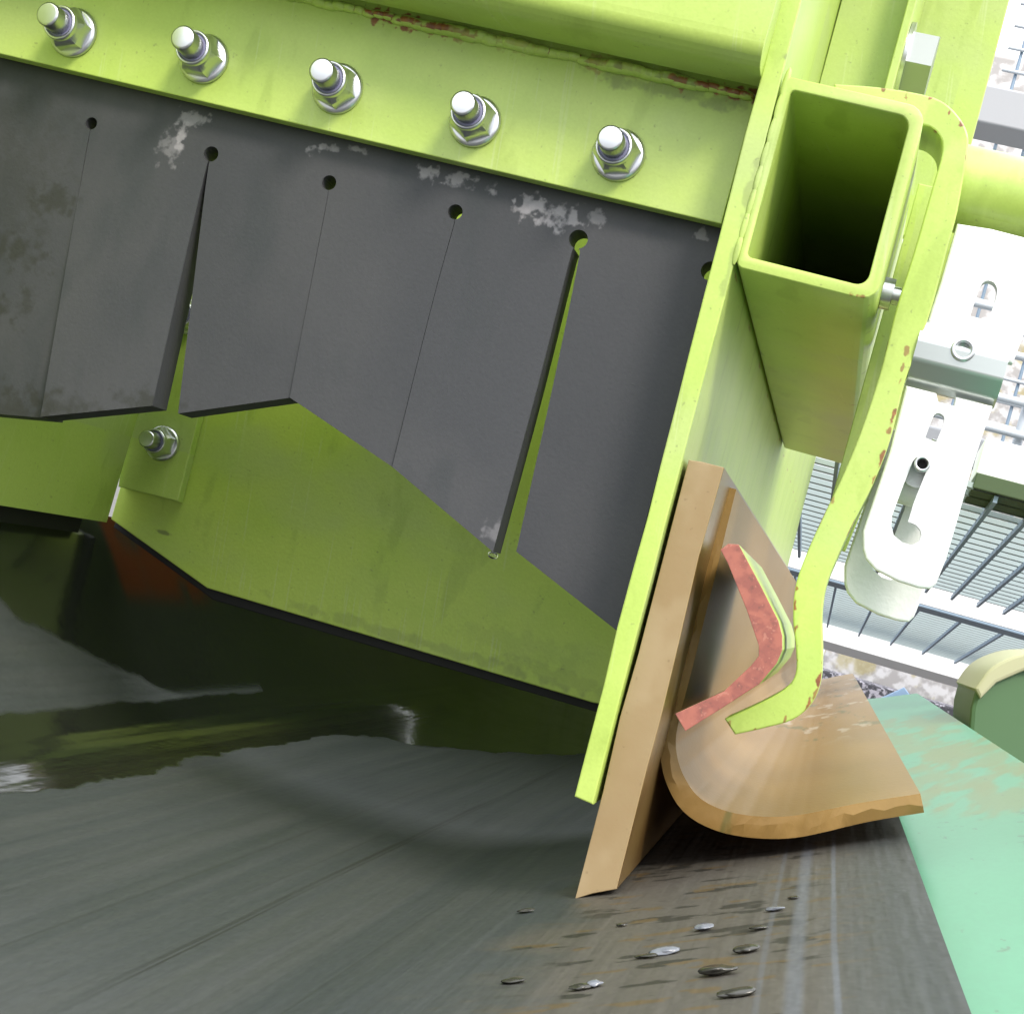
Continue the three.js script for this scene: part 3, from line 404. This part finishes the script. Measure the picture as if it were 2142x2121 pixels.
// ---------------------------------------------------------------- quick-release clamp
function circle([x, y], r, n = 28) { return Array.from({ length: n }, (_, i) => [x + r * Math.cos(i / n * 2 * Math.PI), y + r * Math.sin(i / n * 2 * Math.PI)]); }
{
  const c = thing('quick_release_clamp', 'bright galvanized quick release clamp with slotted plates beside the clamp arm', 'clamp');
  const Z = -0.012;
  const up = [[0.3223, 0.2258], [0.3398, 0.2271], [0.3609, 0.2265], [0.3699, 0.1798], [0.3684, 0.1615], [0.3213, 0.1572], [0.3214, 0.1790], [0.3222, 0.1937]];
  const hole1 = spline([[0.3401, 0.1790], [0.3405, 0.1884], [0.3410, 0.1958], [0.3424, 0.1998], [0.3452, 0.2015], [0.3490, 0.2009], [0.3519, 0.1975], [0.3527, 0.1909], [0.3517, 0.1788]], 24);
  mesh('upper_plate', prism(up, Z, Z - 0.008, 0.0012, [hole1]), M.zincDull, c);
  // barrel across, with a rolled pin through it
  const b0 = [[0.3173, 0.1583]][0], b1 = [[0.3653, 0.1555]][0];
  const mid = [(b0[0] + b1[0]) / 2 + 0.001, (b0[1] + b1[1]) / 2];
  const bg = new THREE.CylinderGeometry(0.0190, 0.0190, 0.0465, 44, 1); bg.rotateZ(Math.PI / 2); bg.translate(mid[0], mid[1], -0.022); mesh('barrel', toCreasedNormals(bg, 0.5), new THREE.MeshStandardMaterial({ color: new THREE.Color().setRGB(0.60, 0.64, 0.62), metalness: 0.9, roughness: 0.28 }), c);
  const pin = (q, r, z) => { const p = mesh('roll_pin', lathe([[r * 0.62, -0.01], [r * 0.62, 0.0012], [r * 0.7, 0.002], [r * 0.92, 0.002], [r, 0.001], [r, -0.01]], 'z', [q[0], q[1], z]), M.zinc, c); mesh('dark_bore_disc', cyl(r * 0.61, r * 0.61, 0.001, 'z', [q[0], q[1], z - 0.006]), M.black, p); };  // black disc stands in for the darkness inside the hollow pin
  pin([[0.3423, 0.1604]][0], 0.0062, -0.0035);
  const low = [[0.3195, 0.1370], [0.3355, 0.1370], [0.3376, 0.1329], [0.3455, 0.1329], [0.3453, 0.1375], [0.3645, 0.1376], [0.3634, 0.1204], [0.3628, 0.1028], [0.3628, 0.0752], [0.3626, 0.0550], [0.3611, 0.0413], [0.3592, 0.0382], [0.3529, 0.0371], [0.3426, 0.0375], [0.3299, 0.0401], [0.3237, 0.0445], [0.3209, 0.0491], [0.3184, 0.0580], [0.3205, 0.1020], [0.3199, 0.1244]];
  const slot = [[0.3321, 0.0999], [0.3335, 0.1029], [0.3382, 0.1042], [0.3423, 0.1037], [0.3424, 0.0960], [0.3406, 0.0786], [0.3405, 0.0698], [0.3439, 0.0692], [0.3472, 0.0670], [0.3488, 0.0639], [0.3485, 0.0597], [0.3447, 0.0561], [0.3390, 0.0563], [0.3332, 0.0590], [0.3304, 0.0639], [0.3294, 0.0695], [0.3307, 0.0859]];
  const hole2 = spline([[0.3348, 0.1120], [0.3356, 0.1220], [0.3364, 0.1264], [0.3388, 0.1283], [0.3425, 0.1275], [0.3442, 0.1248], [0.3431, 0.1109]], 20);
  mesh('lever_plate', prism(low, Z, Z - 0.007, 0.0012, [slot, hole2]), M.zincDull, c);
  const shift = a => a.map(([x, y]) => [x - 0.0045, y - 0.0185]);
  mesh('lever_plate', prism(shift(low), Z - 0.040, Z - 0.047, 0.0012, [shift(slot), shift(hole2)]), M.zincDull, c);
  pin([[0.3382, 0.0991]][0], 0.0042, -0.0095);
  const r2 = [[0.3406, 0.0885]][0]; mesh('cross_rod', cyl(0.0100, 0.0100, 0.024, 'x', [r2[0], r2[1], -0.036]), M.zincDull, c);
  const r3 = [[0.3376, 0.0999]][0]; mesh('cross_rod', cyl(0.0085, 0.0085, 0.030, 'z', [r3[0], r3[1] - 0.004, -0.0345]), M.zincDull, c);
  const tie = [[0.3367, 0.0425], [0.3598, 0.0427]][0]; 
}

// ---------------------------------------------------------------- deck cover right of the belt, bearing block
{
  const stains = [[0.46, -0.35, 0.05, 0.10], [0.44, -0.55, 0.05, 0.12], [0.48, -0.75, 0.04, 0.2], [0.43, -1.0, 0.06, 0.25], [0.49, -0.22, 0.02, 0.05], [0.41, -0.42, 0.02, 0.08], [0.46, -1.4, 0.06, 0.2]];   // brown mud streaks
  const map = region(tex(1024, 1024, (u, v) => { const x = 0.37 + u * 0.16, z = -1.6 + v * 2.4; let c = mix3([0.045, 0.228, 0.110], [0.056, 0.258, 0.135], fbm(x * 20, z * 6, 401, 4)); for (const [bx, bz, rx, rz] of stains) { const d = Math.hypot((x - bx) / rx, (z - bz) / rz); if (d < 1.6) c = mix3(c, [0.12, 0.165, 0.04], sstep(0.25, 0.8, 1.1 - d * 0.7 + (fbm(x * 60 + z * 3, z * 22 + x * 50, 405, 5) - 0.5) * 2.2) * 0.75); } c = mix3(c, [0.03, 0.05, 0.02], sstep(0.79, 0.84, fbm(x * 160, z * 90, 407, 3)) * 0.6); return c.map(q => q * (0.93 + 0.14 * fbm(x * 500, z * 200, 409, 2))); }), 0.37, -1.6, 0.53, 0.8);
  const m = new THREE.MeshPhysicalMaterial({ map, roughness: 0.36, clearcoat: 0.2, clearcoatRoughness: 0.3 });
  const g = new THREE.ExtrudeGeometry(new THREE.Shape([[0.3800, -0.1085], [0.4400, -0.0840], [0.5, -0.0575], [0.503, -0.060], [0.503, -0.13], [0.4985, -0.13], [0.4985, -0.063], [0.4400, -0.0890], [0.3800, -0.1135]].map(p => new THREE.Vector2(...p))), { depth: 3.3, bevelEnabled: false }); g.translate(0, 0, -2.4);
  const q = g.toNonIndexed ? (g.index ? g.toNonIndexed() : g) : g; const p = q.attributes.position, uv = new Float32Array(p.count * 2); for (let i = 0; i < p.count; i++) { uv[2 * i] = p.getX(i); uv[2 * i + 1] = p.getZ(i); } q.setAttribute('uv', new THREE.BufferAttribute(uv, 2));
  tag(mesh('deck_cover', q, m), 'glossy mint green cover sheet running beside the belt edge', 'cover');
  tag(mesh('plastic_sheet', prism([[0.4270, -0.1064], [0.4840, -0.0567], [0.5028, -0.0714], [0.4584, -0.1194]], -2.6, -2.62, 0.002), new THREE.MeshStandardMaterial({ color: new THREE.Color().setRGB(0.28, 0.42, 0.62), roughness: 0.5 })), 'small pale blue sheet beyond the curled lip of the apron', 'sheet');
  const b = thing('bearing_block', 'green bearing block with a pale tan top beyond the mint cover', 'bearing');
  mesh('housing', prism(spline([[0.5069, -0.0363], [0.5087, -0.0068], [0.5241, 0.0192], [0.5522, 0.0426], [0.5893, 0.0560]], 20).concat([[0.6577, -0.1580], [0.5267, -0.1370]]), -1.3, -1.6, 0.006), new THREE.MeshStandardMaterial({ color: new THREE.Color().setRGB(0.075, 0.15, 0.07), roughness: 0.5 }), b);
  mesh('cap', prism(spline([[0.5043, -0.0116], [0.5170, 0.0198], [0.5496, 0.0482], [0.5889, 0.0635]], 14).concat([[0.5923, 0.0396], [0.5554, 0.0262], [0.5281, 0.0030], [0.5144, -0.0223]]), -1.29, -1.61, 0.004), new THREE.MeshStandardMaterial({ color: new THREE.Color().setRGB(0.42, 0.42, 0.27), roughness: 0.6 }), b);  // top piece in plain pale tan
}

// ---------------------------------------------------------------- pebbles stuck on the belt
{
  const r = rng(99);
  const st = [[0.2998, -0.1296, 0.1697, 0.006, 0], [0.2896, -0.1342, 0.2152, 0.0055, 0], [0.2714, -0.1423, 0.2645, 0.0055, 0], [0.326, -0.1175, 0.143, 0.0042, 0], [0.3115, -0.1243, 0.268, 0.0085, 1], [0.3188, -0.1208, 0.2309, 0.0065, 1], [0.2665, -0.1445, 0.2669, 0.005, 1], [0.2138, -0.1669, 0.0677, 0.004, 1], [0.2395, -0.1567, 0.2428, 0.0045, 1], [0.2832, -0.137, 0.2191, 0.004, 1], [0.3211, -0.1198, 0.1852, 0.004, 1], [0.3323, -0.1144, 0.1165, 0.003, 1], [0.3189, -0.1208, 0.3073, 0.006, 1], [0.2648, -0.1453, 0.1347, 0.003, 1]];
  const mats = [new THREE.MeshStandardMaterial({ color: new THREE.Color().setRGB(0.14, 0.15, 0.175), roughness: 0.18 }), new THREE.MeshStandardMaterial({ color: new THREE.Color().setRGB(0.030, 0.029, 0.024), roughness: 0.25 })];
  st.forEach(([x, y, z, s, k], i) => {
    const g = new THREE.IcosahedronGeometry(1, 2), p = g.attributes.position; for (let j = 0; j < p.count; j++) { const q = 1 + 0.9 * (vnoise(p.getX(j) * 1.6 + i * 9, p.getY(j) * 1.6 + p.getZ(j) * 2.3, 4) - 0.5); p.setXYZ(j, p.getX(j) * q, p.getY(j) * q, p.getZ(j) * q); }
    const sg = mergeVertices((g.deleteAttribute('normal'), g.deleteAttribute('uv'), g), 1e-4); sg.computeVertexNormals(); const o = mesh('pebble', sg, mats[k]); o.scale.set(s * (0.6 + 0.5 * r()), s * 0.20, s * (0.42 + 0.25 * r())); o.rotation.set(0, r() * 0.7 - 0.35, 0.42 * (x > 0.2 ? 1 : 0)); o.position.set(x, beltAt(x) + s * 0.25, z);
    tag(o, k ? 'small dark wet stone stuck on the conveyor belt' : 'small pale wet pebble stuck on the conveyor belt', 'pebble', k ? 'dark stones on the belt' : 'pale pebbles on the belt');
  });
}

// ---------------------------------------------------------------- walkway overhead and yard beyond
{
  const gal = new THREE.MeshStandardMaterial({ color: new THREE.Color().setRGB(0.45, 0.49, 0.53), metalness: 0.3, roughness: 0.5 });
  const galDark = new THREE.MeshStandardMaterial({ color: new THREE.Color().setRGB(0.20, 0.27, 0.35), metalness: 0.3, roughness: 0.5 });
  const barMat = new THREE.MeshStandardMaterial({ color: new THREE.Color().setRGB(0.30, 0.36, 0.37), metalness: 0.2, roughness: 0.5 });
  const white = new THREE.MeshStandardMaterial({ color: new THREE.Color().setRGB(0.75, 0.76, 0.78), roughness: 0.6 });
  // the walkway slopes down gently, away from the conveyor's mouth
  const slope = 0.0740; const frame = (name, label, cat, grp) => { const t = thing(name, label, cat, grp); t.position.set(0.5513, 0.1533, -3); t.rotation.x = -slope; return t; };
  const bars = (t, u0, u1, x0, x1, step, cross, h, wd) => {
    const bb = new THREE.BoxGeometry(x1 - x0, h, wd), cb = new THREE.BoxGeometry(0.006, 0.010, u1 - u0);
    for (let u = u0; u <= u1 + 1e-6; u += step) { const m = mesh('bearing_bar', bb, barMat, t); m.position.set((x0 + x1) / 2, h / 2 + 0.006, -u); }
    for (let x = x0 + 0.03; x < x1; x += cross) { const m = mesh('cross_bar', cb, galDark, t); m.position.set(x, -0.0005, -(u0 + u1) / 2); }
  };
  const a = frame('grating_panel', 'steel bar grating panel of the walkway, open to the sky, behind the clamp', 'grating', 'walkway gratings'); bars(a, -1.42, -0.09, -0.50, 0.42, 0.064, 0.058, 0.008, 0.014);
  const b = frame('grating_panel', 'finer steel bar grating panel of the walkway beyond the cross beam', 'grating', 'walkway gratings'); bars(b, 0.30, 1.62, -0.50, 0.42, 0.060, 0.105, 0.008, 0.010);
  const bm = frame('walkway_beam', 'pale galvanized beam across the underside of the walkway between gratings', 'beam'); mesh('web', box(-0.55, 0.20, -0.020, 0.030, -0.09, -0.02, 0.002), white, bm); mesh('bottom_flange', box(-0.55, 0.20, -0.027, -0.0205, -0.12, -0.02, 0.002), galDark, bm);
  const be = frame('walkway_beam', 'wide pale end beam closing the far end of the walkway', 'beam'); mesh('web', box(-0.60, 0.30, -0.045, 0.03, -2.1, -1.70, 0.003), white, be);
  const bn = frame('walkway_beam', 'whitewashed beam with a dark green underside carrying the walkway', 'beam');
  mesh('web', box(-0.10, 0.42, 0.030, 0.085, 1.30, 1.42, 0.002), white, bn); mesh('dark_underside', box(-0.10, 0.42, 0.006, 0.0295, 1.29, 1.43, 0.002), new THREE.MeshStandardMaterial({ color: new THREE.Color().setRGB(0.06, 0.09, 0.045), roughness: 0.9 }), bn);  // box under the web in plain dark green
  // wire fence on a concrete kerb, guard rail in front of it
  const fence = thing('wire_fence', 'grey welded wire fence standing before the stone bank', 'fence'); const F0 = [[0.2823, 2.3118]][0];
  { const hr = new THREE.CylinderGeometry(0.007, 0.007, 1.6, 8); hr.rotateZ(Math.PI / 2); const vr = new THREE.CylinderGeometry(0.006, 0.006, 2.2, 8);
    for (let i = 0; i < 26; i++) { const m = mesh('horizontal_wire', hr, gal, fence); m.position.set(1.15, 0.30 + i * 0.082, -5); }
    for (let i = 0; i < 16; i++) { const m = mesh('vertical_wire', vr, galDark, fence); m.position.set(0.40 + i * 0.098, 1.3, -5.013); } }
  const K = [[0.3058, 1.9379], [0.4557, 1.9470], [0.4949, 1.7999], [0.3268, 1.8101]]; tag(mesh('concrete_beam', box(0.3, 1.9, K[3][1] - 0.005, K[0][1], -4.9, -4.7, 0.01), new THREE.MeshStandardMaterial({ color: new THREE.Color().setRGB(0.36, 0.37, 0.39), roughness: 0.9 })), 'grey concrete beam carrying the wire fence', 'beam');
  const rail = thing('guard_rail', 'galvanized pipe guard rail behind the quick release clamp', 'railing');
  { const pr = new THREE.CylinderGeometry(0.011, 0.011, 1.4, 14); pr.rotateZ(Math.PI / 2); const po = new THREE.CylinderGeometry(0.013, 0.013, 0.45, 14);
    for (const [x, y] of [[0.5532, 0.9670], [0.5701, 0.8559], [0.5890, 0.7377], [0.5928, 0.6528]]) { const m = mesh('rail', pr, gal, rail); m.position.set(0.95, y, -3.6); }
    const [px] = [[0.6232, 0.7137]]; const m = mesh('post', po, gal, rail); m.position.set(px[0] + 0.02, px[1] + 0.12, -3.63); }
  const G = [[0.6075, 0.6483], [0.6953, 0.5756]]; tag(mesh('concrete_beam', box(0.3, 1.9, G[1][1], G[0][1], -3.98, -3.8, 0.01), new THREE.MeshStandardMaterial({ color: new THREE.Color().setRGB(0.30, 0.31, 0.33), roughness: 0.9 })), 'grey concrete kerb below the guard rail', 'beam');
  tag(mesh('added_pale_wall', box(-3.3, -3.0, -1.6, 1.2, -6.0, -2.0, 0.02), white), 'pale wall added to brighten the slot beside the back plate', 'wall');  // pale wall added so the slot shows bright behind the left wall
  // stone bank beyond
  const stone = new THREE.MeshStandardMaterial({ map: region(tex(512, 512, (u, v) => { const n = fbm(u * 40, v * 40, 501, 4), k = fbm(u * 14, v * 14, 503, 4); let c = mix3([0.36, 0.345, 0.34], [0.58, 0.57, 0.575], sstep(0.35, 0.65, n)); c = mix3(c, [0.36, 0.30, 0.09], sstep(0.55, 0.7, k) * 0.6); return c; }), 0, 0, 1.2, 1.2), roughness: 0.9 });
  tag(mesh('stone_bank', box(0.3, 3.2, -1.6, 2.6, -6.6, -6.2, 0.02), stone), 'brown and pink stone bank behind the wire fence', 'wall');
  tag(mesh('gravel_bed', box(0.0, 1.6, -1.6, -0.13, -6.1, -5.7, 0.01), new THREE.MeshStandardMaterial({ map: region(tex(512, 512, (u, v) => { const n = fbm(u * 50, v * 50, 511, 3); return mix3([0.05, 0.05, 0.06], [0.34, 0.33, 0.38], sstep(0.45, 0.68, n)); }), 0, 0, 0.6, 0.6), roughness: 0.9 })), 'dark speckled gravel bank below the walkway end', 'bank');
}
renderer.render(scene, camera);
